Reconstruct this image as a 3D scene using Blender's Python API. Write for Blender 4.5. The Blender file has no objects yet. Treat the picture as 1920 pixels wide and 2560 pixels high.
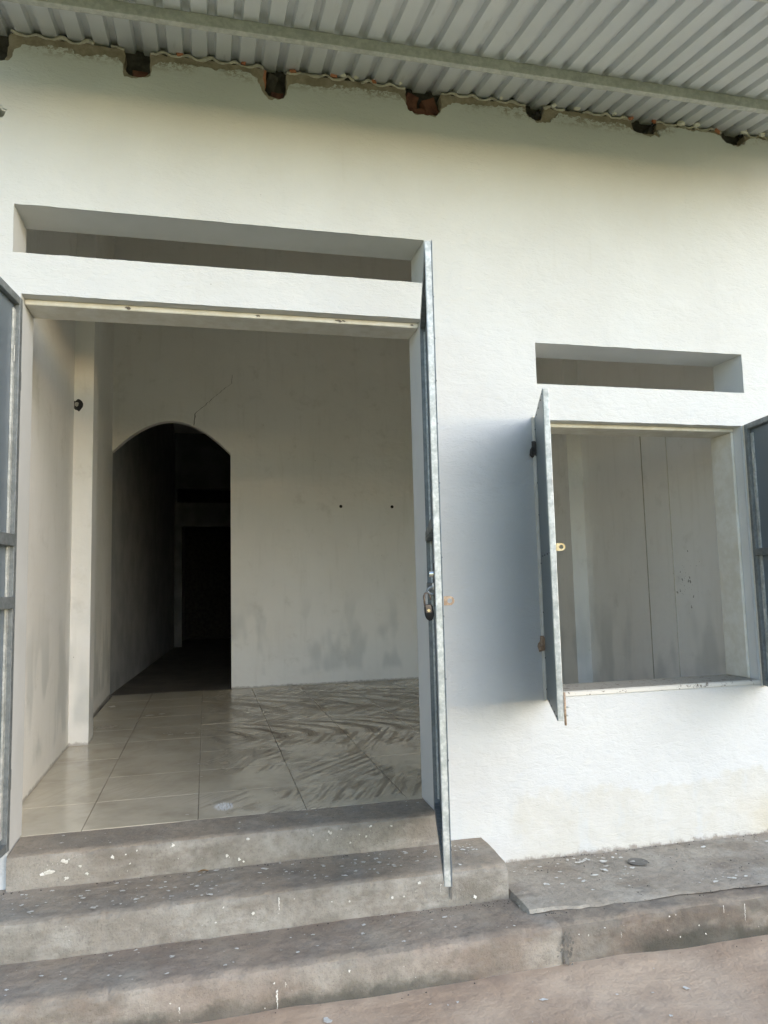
import bpy, bmesh, math, random
from mathutils import Vector, Matrix, noise

random.seed(11)
SC = bpy.context.scene
COL = SC.collection

# ------------------------------------------------------------------ camera
cam_d = bpy.data.cameras.new("camera")
cam = bpy.data.objects.new("camera", cam_d)
COL.objects.link(cam)
F = Vector((0.23429222, 0.96718251, 0.09831151))
R = Vector((0.97216618, -0.23306238, -0.02397599))
U = Vector((0.00027644, -0.10119251, 0.99486683))
M = Matrix((R, U, -F)).transposed().to_4x4()
M.translation = Vector((0.5596, -3.4011, 1.0489))
cam.matrix_world = M
cam_d.sensor_fit = 'HORIZONTAL'
cam_d.sensor_width = 36.0
cam_d.lens = 1841.95 / 1920.0 * 36.0
cam_d.clip_start = 0.05
cam_d.clip_end = 2000.0
SC.camera = cam

# ------------------------------------------------------------------ light
SUN_A, SUN_B = 0.65, 0.50            # metres to the left / down for each metre into the house
to_sun = Vector((SUN_A, -1.0, SUN_B)).normalized()
elev = math.asin(to_sun.z)
azim = math.atan2(to_sun.x, to_sun.y)
world = bpy.data.worlds.new("World")
SC.world = world
world.use_nodes = True
wn = world.node_tree
wn.nodes.clear()
wo = wn.nodes.new("ShaderNodeOutputWorld")
wb = wn.nodes.new("ShaderNodeBackground")
ws = wn.nodes.new("ShaderNodeTexSky")
ws.sky_type = 'NISHITA'
ws.sun_disc = False
ws.sun_elevation = elev
ws.sun_rotation = azim
ws.air_density = 1.0
ws.dust_density = 0.6
ws.ozone_density = 1.0
wb.inputs["Strength"].default_value = 0.15
wn.links.new(ws.outputs[0], wb.inputs["Color"])
wn.links.new(wb.outputs[0], wo.inputs["Surface"])
sun_d = bpy.data.lights.new("sun", 'SUN')
sun_d.energy = 0.5
sun_d.angle = math.radians(80)
sun_d.color = (1.0, 0.995, 0.985)
sun = bpy.data.objects.new("sun", sun_d)
sun.rotation_euler = (-to_sun).to_track_quat('-Z', 'Y').to_euler()
sun.location = (12, -8, 8)
COL.objects.link(sun)

vs = SC.view_settings
vs.view_transform = 'Standard'
vs.look = 'None'
vs.gamma = 1.0
vs.use_curve_mapping = False
vs.exposure = 1.62

SC.render.engine = 'CYCLES'
SC.cycles.use_denoising = True
SC.cycles.max_bounces = 9
SC.cycles.diffuse_bounces = 7
SC.cycles.use_adaptive_sampling = True
SC.cycles.adaptive_threshold = 0.03
SC.cycles.glossy_bounces = 4
SC.cycles.sample_clamp_indirect = 8.0

# ------------------------------------------------------------------ measures (metres)
DL, DR, DT = -0.227, 1.597, 2.354          # door opening
TL, TR, TT, TB = -0.267, 1.620, 2.764, 2.541   # slot over the door
WL, WR, WT, WB = 2.189, 3.398, 1.865, 0.480    # window opening
VL, VR, VT, VB = 2.200, 3.434, 2.268, 2.051    # slot over the window
TH = 0.2275                                # front wall thickness
BACK = 4.639                               # partition with the arch
FARW = 10.85                               # wall behind it
PITCH = 0.1109                             # roof rib spacing
SLOPE = 0.17
EAVE = 1.15                                # roof overhang in front of the wall
ROOF0 = 3.588                              # pan of the sheet over the wall face
XL, XR = -0.57, 4.00                       # outer ends of the front wall

# ------------------------------------------------------------------ helpers
def link(o, parent=None):
    COL.objects.link(o)
    if parent is not None:
        o.parent = parent
    return o

def empty(name, loc=(0, 0, 0), parent=None):
    o = bpy.data.objects.new(name, None)
    o.empty_display_size = 0.2
    o.location = loc
    return link(o, parent)

def mesh_obj(name, verts, faces, mat, parent=None, smooth=False):
    me = bpy.data.meshes.new(name)
    me.from_pydata([tuple(v) for v in verts], [], faces)
    me.update()
    return from_mesh(name, me, mat, parent, smooth)

def from_mesh(name, me, mat, parent=None, smooth=False):
    if mat is not None:
        me.materials.append(mat)
    if smooth:
        for p in me.polygons:
            p.use_smooth = True
    o = bpy.data.objects.new(name, me)
    return link(o, parent)

def bm_obj(name, bm, mat, parent=None, smooth=False):
    me = bpy.data.meshes.new(name)
    bmesh.ops.recalc_face_normals(bm, faces=bm.faces)
    bm.to_mesh(me)
    bm.free()
    return from_mesh(name, me, mat, parent, smooth)

def bm_box(bm, x0, x1, y0, y1, z0, z1, bevel=0.0, seg=1, mat=None):
    r = bmesh.ops.create_cube(bm, size=1.0)
    vs_ = r["verts"]
    for v in vs_:
        v.co = Vector(((x0 + x1) / 2 + v.co.x * (x1 - x0), (y0 + y1) / 2 + v.co.y * (y1 - y0), (z0 + z1) / 2 + v.co.z * (z1 - z0)))
        if mat is not None:
            v.co = mat @ v.co
    if bevel > 0:
        es = set()
        for v in vs_:
            es.update(v.link_edges)
        bmesh.ops.bevel(bm, geom=list(es), offset=bevel, segments=seg, affect='EDGES', profile=0.5)

def box(name, x0, x1, y0, y1, z0, z1, mat, parent=None, bevel=0.0, seg=1):
    bm = bmesh.new()
    bm_box(bm, x0, x1, y0, y1, z0, z1, bevel, seg)
    return bm_obj(name, bm, mat, parent)

def nz(x, y=0.0, z=0.0):
    return noise.noise(Vector((x, y, z)))

def slab_with_holes(name, outer, holes, y0, y1, mat, parent=None):
    """flat slab standing in the xz plane, outline and holes given as (x, z) loops"""
    cu = bpy.data.curves.new(name, 'CURVE')
    cu.dimensions = '2D'
    cu.fill_mode = 'BOTH'
    cu.extrude = abs(y1 - y0) / 2
    for loop in [outer] + holes:
        sp = cu.splines.new('POLY')
        sp.points.add(len(loop) - 1)
        for p, (x, z) in zip(sp.points, loop):
            p.co = (x, z, 0, 1)
        sp.use_cyclic_u = True
    tmp = bpy.data.objects.new(name + "_tmp", cu)
    COL.objects.link(tmp)
    dg = bpy.context.evaluated_depsgraph_get()
    me = bpy.data.meshes.new_from_object(tmp.evaluated_get(dg))
    bpy.data.objects.remove(tmp)
    bpy.data.curves.remove(cu)
    ym = (y0 + y1) / 2
    for v in me.vertices:
        x, z, e = v.co
        v.co = (x, ym - e, z)
    me.materials.clear()
    for p in me.polygons:
        p.use_smooth = False
    bm = bmesh.new()
    bm.from_mesh(me)
    bmesh.ops.remove_doubles(bm, verts=bm.verts, dist=1e-5)
    bmesh.ops.recalc_face_normals(bm, faces=bm.faces)
    bm.to_mesh(me)
    bm.free()
    return from_mesh(name, me, mat, parent)

def rect(x0, x1, z0, z1):
    return [(x0, z0), (x1, z0), (x1, z1), (x0, z1)]

def rough_loop(loop, step, amp, seed=0.0, freq=14.0, cyclic=True):
    out = []
    n = len(loop)
    for i in range(n if cyclic else n - 1):
        a, b = Vector(loop[i]), Vector(loop[(i + 1) % n])
        k = max(1, int((b - a).length / step))
        nrm = Vector((b.y - a.y, a.x - b.x))
        if nrm.length > 0:
            nrm.normalize()
        for j in range(k):
            p = a.lerp(b, j / k)
            d = amp * (nz(p.x * freq, p.y * freq, seed) + 0.6 * nz(p.x * freq * 3.1, p.y * freq * 3.1, seed + 5))
            out.append((p.x + nrm.x * d, p.y + nrm.y * d))
    if not cyclic:
        out.append(tuple(loop[-1]))
    return out

def tube(bm, pts, rad, sides=8, cap=True):
    rings = []
    n = len(pts)
    for i, p in enumerate(pts):
        p = Vector(p)
        t = (Vector(pts[min(i + 1, n - 1)]) - Vector(pts[max(i - 1, 0)])).normalized()
        a = Vector((0, 0, 1)) if abs(t.z) < 0.9 else Vector((1, 0, 0))
        u = t.cross(a).normalized()
        w = t.cross(u).normalized()
        r = rad[i] if isinstance(rad, (list, tuple)) else rad
        rings.append([bm.verts.new(p + u * r * math.cos(2 * math.pi * k / sides) + w * r * math.sin(2 * math.pi * k / sides)) for k in range(sides)])
    for i in range(n - 1):
        for k in range(sides):
            bm.faces.new((rings[i][k], rings[i][(k + 1) % sides], rings[i + 1][(k + 1) % sides], rings[i + 1][k]))
    if cap:
        bm.faces.new(rings[0][::-1])
        bm.faces.new(rings[-1])

def lump(name, c, size, mat, parent, seed=0, jag=0.35, sub=2):
    bm = bmesh.new()
    bmesh.ops.create_icosphere(bm, subdivisions=sub, radius=1.0)
    for v in bm.verts:
        d = 1 + jag * nz(v.co.x * 1.7 + seed, v.co.y * 1.7, v.co.z * 1.7 + seed * 2)
        v.co = Vector((c[0] + v.co.x * d * size[0], c[1] + v.co.y * d * size[1], c[2] + v.co.z * d * size[2]))
    return bm_obj(name, bm, mat, parent)

# ------------------------------------------------------------------ materials
class NT:
    def __init__(self, name):
        self.m = bpy.data.materials.new(name)
        self.m.use_nodes = True
        self.t = self.m.node_tree
        self.t.nodes.clear()
        self.out = self.t.nodes.new("ShaderNodeOutputMaterial")
        self.b = self.t.nodes.new("ShaderNodeBsdfPrincipled")
        self.t.links.new(self.b.outputs[0], self.out.inputs["Surface"])
        g = self.t.nodes.new("ShaderNodeNewGeometry")
        self.pos = g.outputs["Position"]
        self.nrm = g.outputs["Normal"]

    def _in(self, sock, v):
        if hasattr(v, "is_output"):
            self.t.links.new(v, sock)
        else:
            if isinstance(v, (tuple, list)) and len(v) == 3 and sock.type == 'RGBA':
                v = (*v, 1.0)
            sock.default_value = v

    def set(self, **kw):
        for k, v in kw.items():
            self._in(self.b.inputs[k.replace("_", " ")], v)

    def mapping(self, scale=(1, 1, 1), loc=(0, 0, 0), rot=(0, 0, 0), vec=None):
        n = self.t.nodes.new("ShaderNodeMapping")
        self._in(n.inputs["Vector"], vec if vec is not None else self.pos)
        n.inputs["Scale"].default_value = scale
        n.inputs["Location"].default_value = loc
        n.inputs["Rotation"].default_value = rot
        return n.outputs[0]

    def noise(self, scale, detail=4, rough=0.55, vec=None, dist=0.0):
        n = self.t.nodes.new("ShaderNodeTexNoise")
        self._in(n.inputs["Vector"], vec if vec is not None else self.pos)
        n.inputs["Scale"].default_value = scale
        n.inputs["Detail"].default_value = min(detail, 4)
        n.inputs["Roughness"].default_value = rough
        n.inputs["Distortion"].default_value = dist
        return n.outputs["Fac"]

    def voronoi(self, scale, vec=None, feature='F1', rand=1.0):
        n = self.t.nodes.new("ShaderNodeTexVoronoi")
        n.feature = feature
        self._in(n.inputs["Vector"], vec if vec is not None else self.pos)
        n.inputs["Scale"].default_value = scale
        n.inputs["Randomness"].default_value = rand
        return n

    def math(self, op, a, b=0.0, c=0.0, clamp=False):
        n = self.t.nodes.new("ShaderNodeMath")
        n.operation = op
        n.use_clamp = clamp
        for i, v in enumerate((a, b, c)):
            self._in(n.inputs[i], v)
        return n.outputs[0]

    def ramp(self, fac, lo, hi, a=0.0, b=1.0):
        n = self.t.nodes.new("ShaderNodeMapRange")
        n.interpolation_type = 'SMOOTHSTEP'
        self._in(n.inputs["Value"], fac)
        n.inputs["From Min"].default_value = lo
        n.inputs["From Max"].default_value = hi
        n.inputs["To Min"].default_value = a
        n.inputs["To Max"].default_value = b
        return n.outputs["Result"]

    def mix(self, fac, a, b):
        n = self.t.nodes.new("ShaderNodeMix")
        n.data_type = 'RGBA'
        self._in(n.inputs[0], fac)
        self._in(n.inputs[6], a)
        self._in(n.inputs[7], b)
        return n.outputs[2]

    def sep(self, vec=None):
        n = self.t.nodes.new("ShaderNodeSeparateXYZ")
        self._in(n.inputs[0], vec if vec is not None else self.pos)
        return n.outputs

    def bump(self, height, strength=0.3, dist=0.01, prev=None):
        n = self.t.nodes.new("ShaderNodeBump")
        n.inputs["Strength"].default_value = strength
        n.inputs["Distance"].default_value = dist
        self._in(n.inputs["Height"], height)
        if prev is not None:
            self._in(n.inputs["Normal"], prev)
        self.t.links.new(n.outputs[0], self.b.inputs["Normal"])
        return n.outputs[0]

def plaster_bump(t, strength=0.6):
    strokes = t.noise(26, 5, 0.65, t.mapping((1.0, 1.0, 2.4), rot=(0, 0.5, 0)), 0.8)
    broad = t.noise(3.6, 3, 0.55, t.mapping((1, 1, 1.4)), 0.3)
    n1 = t.bump(broad, 0.4, 0.035)
    n2 = t.bump(strokes, strength, 0.006, n1)
    grit = t.noise(210, 3, 0.65)
    t.bump(grit, 0.22, 0.0014, n2)

def mat_facade():
    t = NT("whitewashed_plaster")
    x, y, z = t.sep()
    base = t.mix(t.ramp(t.noise(3, 4, 0.6), 0.3, 0.7), (0.60, 0.598, 0.58), (0.64, 0.64, 0.63))
    # bare mortar where the plaster stops under the roof
    mort = t.mix(t.ramp(t.noise(14, 4, 0.7), 0.35, 0.7), (0.24, 0.20, 0.155), (0.36, 0.31, 0.25))
    base = t.mix(t.ramp(z, 3.395, 3.40), base, mort)
    t.set(Base_Color=base, Roughness=0.85, Specular_IOR_Level=0.25)
    t.bump(t.noise(30, 4, 0.6), 0.3, 0.004)
    return t.m

def mat_skin_edge():
    # the painted coat: same whitewash, with grey mortar smears towards its broken upper edge
    t = NT("whitewashed_plaster_coat")
    x, y, z = t.sep()
    base = t.mix(t.ramp(t.noise(1.3, 4), 0.3, 0.7), (0.525, 0.53, 0.525), (0.565, 0.575, 0.575))
    base = t.mix(t.math('MULTIPLY', t.ramp(t.noise(9, 5, 0.65), 0.55, 0.75), 0.25), base, (0.53, 0.53, 0.505))
    edge = t.math('ADD', z, t.math('MULTIPLY', t.math('SUBTRACT', t.noise(3.2, 5, 0.7), 0.5), 0.30))
    low = t.math('SUBTRACT', 1.0, t.ramp(edge, 0.00, 0.035))
    right = t.ramp(t.math('ADD', x, t.math('MULTIPLY', t.noise(4, 3), 0.3)), 2.05, 2.2)
    low = t.math('MULTIPLY', low, right)
    cream = t.mix(t.ramp(t.noise(6, 5, 0.65), 0.35, 0.65), (0.49, 0.475, 0.425), (0.53, 0.52, 0.485))
    base = t.mix(t.math('MULTIPLY', low, 0.7), base, cream)
    damp = t.math('MULTIPLY', t.ramp(t.noise(2.6, 4, 0.6, t.mapping((2.4, 1, 0.9), (3.1, 0, 0.4))), 0.52, 0.64), t.math('SUBTRACT', 1.0, t.ramp(z, -0.05, 0.25)))
    base = t.mix(t.math('MULTIPLY', damp, 0.55), base, (0.50, 0.52, 0.53))
    yel = t.math('MULTIPLY', t.ramp(t.math('ADD', x, t.math('MULTIPLY', t.noise(5, 4), 0.6)), 3.45, 3.95), t.math('SUBTRACT', 1.0, t.ramp(t.math('ADD', z, t.math('MULTIPLY', t.noise(14, 5, 0.75), 0.12)), -0.18, 0.06)))
    base = t.mix(t.math('MULTIPLY', yel, 0.55), base, (0.47, 0.38, 0.20))
    foot = t.math('SUBTRACT', 1.0, t.ramp(t.math('ADD', z, t.math('MULTIPLY', t.noise(22, 4, 0.75), 0.10)), -0.225, -0.200))
    base = t.mix(t.math('MULTIPLY', foot, 0.75), base, (0.20, 0.17, 0.14))
    sp = t.voronoi(6.5).outputs["Distance"]
    sp = t.math('SUBTRACT', 1.0, t.ramp(sp, 0.012, 0.024))
    sp = t.math('MULTIPLY', sp, t.ramp(t.noise(2.2, 2), 0.5, 0.56))
    base = t.mix(t.math('MULTIPLY', sp, 0.75), base, (0.25, 0.23, 0.2))
    # rain runs and hand grime, thin and vertical
    run = t.ramp(t.noise(1.0, 4, 0.7, t.mapping((16, 1, 0.7))), 0.58, 0.75)
    base = t.mix(t.math('MULTIPLY', t.math('MULTIPLY', run, t.ramp(t.noise(0.9, 3), 0.45, 0.65)), 0.22), base, (0.42, 0.40, 0.35))
    # thin, scraped paint close to the broken upper edge
    scr = t.math('MULTIPLY', t.ramp(z, 3.46, 3.535), t.ramp(t.noise(45, 5, 0.75, t.mapping((1, 1, 1.6))), 0.46, 0.56))
    scr = t.math('MULTIPLY', scr, t.ramp(t.noise(2.4, 2), 0.42, 0.55))
    base = t.mix(scr, base, (0.30, 0.26, 0.21))
    t.set(Base_Color=base, Roughness=0.85, Specular_IOR_Level=0.25)
    plaster_bump(t)
    return t.m

def mat_inner_wall():
    t = NT("interior_plaster")
    x, y, z = t.sep()
    base = t.mix(t.ramp(t.noise(0.9, 4), 0.3, 0.7), (0.845, 0.828, 0.785), (0.89, 0.878, 0.845))
    base = t.mix(t.math('MULTIPLY', t.ramp(t.noise(5, 5, 0.7), 0.55, 0.8), 0.35), base, (0.55, 0.53, 0.47))
    # rising damp: blocky bluish-grey patches on the lower wall
    blk = t.noise(1.9, 2.0, 0.45, t.mapping((1.9, 1.9, 0.8), (1.3, 0.0, 0.55)))
    damp = t.math('MULTIPLY', t.ramp(blk, 0.48, 0.60), t.math('SUBTRACT', 1.0, t.ramp(z, 0.55, 1.05)))
    damp = t.math('MULTIPLY', damp, t.ramp(t.math('ADD', z, t.math('MULTIPLY', t.noise(4, 3), 0.15)), 0.17, 0.26))
    base = t.mix(t.math('MULTIPLY', damp, 0.38), base, (0.46, 0.485, 0.47))
    st = t.noise(6, 4, 0.6, t.mapping((3.0, 3.0, 0.35)))
    base = t.mix(t.math('MULTIPLY', t.ramp(st, 0.50, 0.80), 0.16), base, (0.55, 0.53, 0.47))
    foot = t.math('SUBTRACT', 1.0, t.ramp(t.math('ADD', z, t.math('MULTIPLY', t.noise(20, 4, 0.7), 0.05)), 0.03, 0.05))
    base = t.mix(t.math('MULTIPLY', foot, 0.6), base, (0.25, 0.22, 0.18))
    sp = t.voronoi(7).outputs["Distance"]
    sp = t.math('SUBTRACT', 1.0, t.ramp(sp, 0.015, 0.03))
    sp = t.math('MULTIPLY', sp, t.ramp(t.noise(1.7, 2), 0.5, 0.56))
    base = t.mix(t.math('MULTIPLY', sp, 0.7), base, (0.2, 0.18, 0.15))
    t.set(Base_Color=base, Roughness=0.8, Specular_IOR_Level=0.3)
    plaster_bump(t, 0.3)
    return t.m

def mat_concrete(name, a, b, dirt, dirt_lo=0.5, dirt_hi=0.7, red=0.0, top_dust_lift=0.0, mould=None):
    t = NT(name)
    x, y, z = t.sep()
    base = t.mix(t.ramp(t.noise(3.4, 6, 0.72), 0.32, 0.68), a, b)
    base = t.mix(t.math('MULTIPLY', t.ramp(t.noise(2.2, 6, 0.75, t.mapping((1, 1.5, 2.2), (5, 2, 1))), dirt_lo, dirt_hi), 0.7), base, dirt)
    # pale dust on upward faces, also lightened in colour for missing skylight
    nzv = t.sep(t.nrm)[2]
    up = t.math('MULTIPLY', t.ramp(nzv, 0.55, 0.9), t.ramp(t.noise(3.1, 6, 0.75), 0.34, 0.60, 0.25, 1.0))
    base = t.mix(t.math('MULTIPLY', up, top_dust_lift), base, (0.39, 0.318, 0.235))
    if red > 0:
        rm = t.ramp(t.noise(1.4, 5, 0.7, t.mapping((1, 1, 1), (7, 3, 2))), 0.40, 0.62)
        base = t.mix(t.math('MULTIPLY', rm, red), base, (0.25, 0.165, 0.125))
    if mould is not None:
        zz = t.math('ADD', z, t.math('MULTIPLY', t.math('SUBTRACT', t.noise(4.5, 6, 0.75), 0.5), 0.16))
        mm = t.math('MULTIPLY', t.ramp(zz, mould - 0.02, mould + 0.035, 1.0, 0.0), t.ramp(t.noise(1.1, 3, 0.6, t.mapping((1, 0.2, 0.2), (2.2, 0, 0))), 0.42, 0.58))
        base = t.mix(t.math('MULTIPLY', mm, 0.8), base, (0.055, 0.055, 0.045))
    blot = t.ramp(t.noise(26, 5, 0.7), 0.42, 0.68)
    base = t.mix(t.math('MULTIPLY', blot, 0.30), base, tuple(v * 0.55 for v in a))
    pit = t.noise(130, 4, 0.7)
    base = t.mix(t.math('MULTIPLY', t.ramp(pit, 0.54, 0.70), 0.45), base, (0.085, 0.075, 0.065))
    t.set(Base_Color=base, Roughness=0.9, Specular_IOR_Level=0.2)
    n1 = t.bump(t.noise(24, 6, 0.7), 0.75, 0.010)
    t.bump(pit, 0.5, 0.003, n1)
    return t.m

def mat_ground():
    t = NT("packed_earth")
    base = t.mix(t.ramp(t.noise(1.1, 6, 0.65), 0.35, 0.66), (0.39, 0.28, 0.195), (0.52, 0.405, 0.30))
    base = t.mix(t.math('MULTIPLY', t.ramp(t.noise(6, 6, 0.7), 0.5, 0.7), 0.4), base, (0.27, 0.205, 0.16))
    base = t.mix(t.math('MULTIPLY', t.ramp(t.noise(70, 4, 0.75), 0.55, 0.75), 0.35), base, (0.52, 0.44, 0.36))
    # unseen dry grass farther out, coloured to bounce yellow light at the house
    y = t.sep()[1]
    bounce_grass = t.mix(t.ramp(t.noise(3.0, 5, 0.7), 0.35, 0.65), (0.36, 0.305, 0.09), (0.49, 0.41, 0.155))
    base = t.mix(t.ramp(t.math('ADD', y, t.math('MULTIPLY', t.noise(0.8, 4), 1.5)), -2.6, -1.2, 1.0, 0.0), base, bounce_grass)
    t.set(Base_Color=base, Roughness=0.92, Specular_IOR_Level=0.2)
    n1 = t.bump(t.noise(9, 6, 0.65), 0.5, 0.02)
    t.bump(t.noise(90, 4, 0.7), 0.5, 0.004, n1)
    return t.m

def mat_tile():
    t = NT("glazed_floor_tile")
    x, y, z = t.sep()
    wob = t.math('MULTIPLY', t.math('SUBTRACT', t.noise(5, 3), 0.5), 0.12)
    # crescent mop strokes in a row across the room
    def crescents(ybot, yc, half, per, curve, ph):
        dy = t.math('SUBTRACT', y, ybot)
        u = t.math('ADD', t.math('ADD', x, t.math('MULTIPLY', t.math('MULTIPLY', dy, dy), curve)), wob)
        saw = t.math('FRACT', t.math('DIVIDE', t.math('ADD', u, ph), per))
        body = t.math('MULTIPLY', t.ramp(saw, 0.0, 0.30), t.math('SUBTRACT', 1.0, t.ramp(saw, 0.52, 0.62)))
        fine = t.ramp(t.noise(1.0, 3, 0.6, comb(t, t.math('MULTIPLY', u, 110), t.math('MULTIPLY', y, 2.5))), 0.40, 0.60)
        band = t.math('SUBTRACT', 1.0, t.ramp(t.math('ABSOLUTE', t.math('ADD', t.math('SUBTRACT', y, yc), wob)), half * 0.6, half))
        both = t.math('MULTIPLY', t.math('ADD', t.math('MULTIPLY', body, 0.95), 0.15), t.math('ADD', t.math('MULTIPLY', fine, 0.55), 0.5), 0.0, True)
        return t.math('MULTIPLY', both, band)
    c1 = crescents(1.95, 2.22, 0.44, 0.22, 1.3, 0.1)
    c2 = crescents(2.9, 3.5, 0.80, 0.34, 0.7, 0.3)
    # straight diagonal wipes
    def wipes(rot, sx, sy, lo, hi, loc):
        v = t.mapping((sx, sy, 1), loc, vec=t.mapping(rot=(0, 0, rot)))
        return t.ramp(t.noise(1.0, 3, 0.6, v, 0.3), lo, hi)
    w1 = t.math('MULTIPLY', wipes(-0.80, 1.3, 38, 0.47, 0.55, (0, 0, 0)), t.ramp(t.noise(1.6, 3), 0.46, 0.54))
    w2 = t.math('MULTIPLY', wipes(-1.15, 1.2, 30, 0.48, 0.56, (4, 2, 0)), t.ramp(t.noise(1.3, 3, 0.5, t.mapping((1, 1, 1), (9, 4, 0))), 0.48, 0.56))
    film = t.ramp(t.noise(2.4, 4, 0.65), 0.40, 0.75)
    dirt = t.math('MAXIMUM', t.math('MAXIMUM', c1, t.math('MULTIPLY', c2, 0.85)), t.math('MAXIMUM', t.math('MULTIPLY', w1, 0.8), t.math('MULTIPLY', w2, 0.7)))
    right = t.ramp(t.math('ADD', x, t.math('MULTIPLY', wob, 3)), 0.35, 0.95, 0.30, 1.0)
    dirt = t.math('MULTIPLY', dirt, right)
    dirt = t.math('MAXIMUM', dirt, t.math('ADD', t.math('MULTIPLY', film, 0.40), 0.12), clamp=True)
    glaze = t.mix(t.ramp(t.noise(1.7, 3), 0.3, 0.7), (0.66, 0.59, 0.455), (0.73, 0.665, 0.535))
    col = t.mix(t.math('MULTIPLY', dirt, 0.97), glaze, (0.145, 0.108, 0.068))
    # glint by the threshold, painted into the colour as a pale streak
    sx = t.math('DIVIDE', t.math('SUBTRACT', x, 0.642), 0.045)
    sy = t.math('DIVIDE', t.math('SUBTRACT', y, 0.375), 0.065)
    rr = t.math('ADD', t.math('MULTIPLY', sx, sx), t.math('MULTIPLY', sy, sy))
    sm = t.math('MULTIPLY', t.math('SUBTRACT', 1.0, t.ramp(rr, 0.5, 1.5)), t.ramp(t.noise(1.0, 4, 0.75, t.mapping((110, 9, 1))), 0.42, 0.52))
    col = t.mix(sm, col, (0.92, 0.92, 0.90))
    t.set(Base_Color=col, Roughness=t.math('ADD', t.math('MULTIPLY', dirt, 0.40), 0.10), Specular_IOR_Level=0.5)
    t.bump(t.noise(3.0, 2), 0.05, 0.01)
    return t.m

def comb(t, a, b):
    n = t.t.nodes.new("ShaderNodeCombineXYZ")
    t._in(n.inputs[0], a)
    t._in(n.inputs[1], b)
    return n.outputs[0]

def mat_steel(name, a, b, rough=0.5, metal=0.35, rust=0.12, spangle=0.5):
    t = NT(name)
    base = t.mix(t.ramp(t.noise(42, 4, 0.7), 0.38, 0.62), a, b)
    base = t.mix(t.math('MULTIPLY', t.ramp(t.noise(9, 5, 0.7), 0.45, 0.7), spangle), base, tuple(v * 0.55 for v in a))
    base = t.mix(t.math('MULTIPLY', t.ramp(t.noise(16, 5, 0.75, t.mapping((1, 1, 1), (3, 8, 1))), 0.60, 0.72), rust), base, (0.20, 0.10, 0.05))
    t.set(Base_Color=base, Roughness=t.ramp(t.noise(20, 4), 0.3, 0.7, rough - 0.1, rough + 0.15), Metallic=metal)
    t.bump(t.noise(60, 3), 0.12, 0.002)
    return t.m

def mat_panel(name, col, rough=0.42):
    t = NT(name)
    base = t.mix(t.ramp(t.noise(4, 5, 0.6, t.mapping((1, 1, 0.4))), 0.3, 0.7), col, tuple(v * 1.18 for v in col))
    scr = t.ramp(t.noise(1.0, 3, 0.6, t.mapping((70, 70, 5))), 0.66, 0.74)
    base = t.mix(t.math('MULTIPLY', scr, 0.25), base, (0.45, 0.46, 0.46))
    t.set(Base_Color=base, Roughness=rough, Metallic=0.25)
    t.bump(t.noise(5, 2), 0.15, 0.01)
    return t.m

def mat_plain(name, a, b, scale=20, rough=0.8, metal=0.0, bump=0.3):
    t = NT(name)
    t.set(Base_Color=t.mix(t.ramp(t.noise(scale, 5, 0.65), 0.35, 0.65), a, b), Roughness=rough, Metallic=metal)
    if bump:
        t.bump(t.noise(scale * 3, 4, 0.7), bump, 0.004)
    return t.m

def mat_roof():
    t = NT("galvanised_roof_sheet")
    base = t.mix(t.ramp(t.noise(1.4, 4), 0.35, 0.65), (0.56, 0.58, 0.60), (0.62, 0.64, 0.66))
    base = t.mix(t.math('MULTIPLY', t.ramp(t.noise(8, 5, 0.7, t.mapping((3, 0.5, 1))), 0.58, 0.75), 0.25), base, (0.24, 0.235, 0.21))
    sp = t.voronoi(5.5).outputs["Distance"]
    base = t.mix(t.math('MULTIPLY', t.math('SUBTRACT', 1.0, t.ramp(sp, 0.012, 0.025)), 0.5), base, (0.15, 0.13, 0.11))
    t.set(Base_Color=base, Roughness=0.42, Metallic=0.1)
    t.bump(t.noise(3, 2), 0.08, 0.01)
    return t.m

def mat_chipped():
    t = NT("chipped_white_paint")
    chip = t.ramp(t.noise(30, 5, 0.75), 0.57, 0.62)
    nzv = t.sep(t.nrm)[2]
    base = t.mix(t.ramp(nzv, 0.5, 0.9), (0.62, 0.60, 0.55), (0.40, 0.37, 0.31))
    base = t.mix(chip, base, (0.20, 0.17, 0.14))
    t.set(Base_Color=base, Roughness=0.8)
    t.bump(chip, 0.5, -0.003)
    return t.m

M_FACADE = mat_facade()
M_COAT = mat_skin_edge()
M_INNER = mat_inner_wall()
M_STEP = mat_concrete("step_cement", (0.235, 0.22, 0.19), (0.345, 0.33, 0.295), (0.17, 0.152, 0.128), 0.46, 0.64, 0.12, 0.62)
M_KERB = mat_concrete("kerb_cement", (0.235, 0.212, 0.18), (0.34, 0.312, 0.268), (0.165, 0.138, 0.11), 0.44, 0.62, 0.30, 0.55, -0.395)
M_KERBD = mat_concrete("dark_kerb_cement", (0.145, 0.135, 0.118), (0.24, 0.222, 0.19), (0.10, 0.088, 0.072), 0.42, 0.58, 0.30, 0.60, -0.385)
M_SLABC = mat_concrete("terrace_cement", (0.28, 0.255, 0.215), (0.40, 0.37, 0.315), (0.15, 0.13, 0.105), 0.47, 0.62, 0.15, 0.35)
M_EARTH = mat_ground()
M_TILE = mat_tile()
M_GROUT = mat_plain("dark_grout", (0.20, 0.17, 0.13), (0.28, 0.24, 0.19), 30)
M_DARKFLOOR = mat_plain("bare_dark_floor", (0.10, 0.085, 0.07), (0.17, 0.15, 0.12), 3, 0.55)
M_GALV = mat_steel("galvanised_steel", (0.42, 0.43, 0.41), (0.60, 0.60, 0.57), 0.5, 0.35, 0.2, 0.55)
M_GREY = mat_steel("grey_painted_steel", (0.15, 0.165, 0.17), (0.20, 0.215, 0.22), 0.45, 0.25, 0.12, 0.25)
M_PANEL = mat_panel("blue_grey_sheet", (0.155, 0.185, 0.215))
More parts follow.
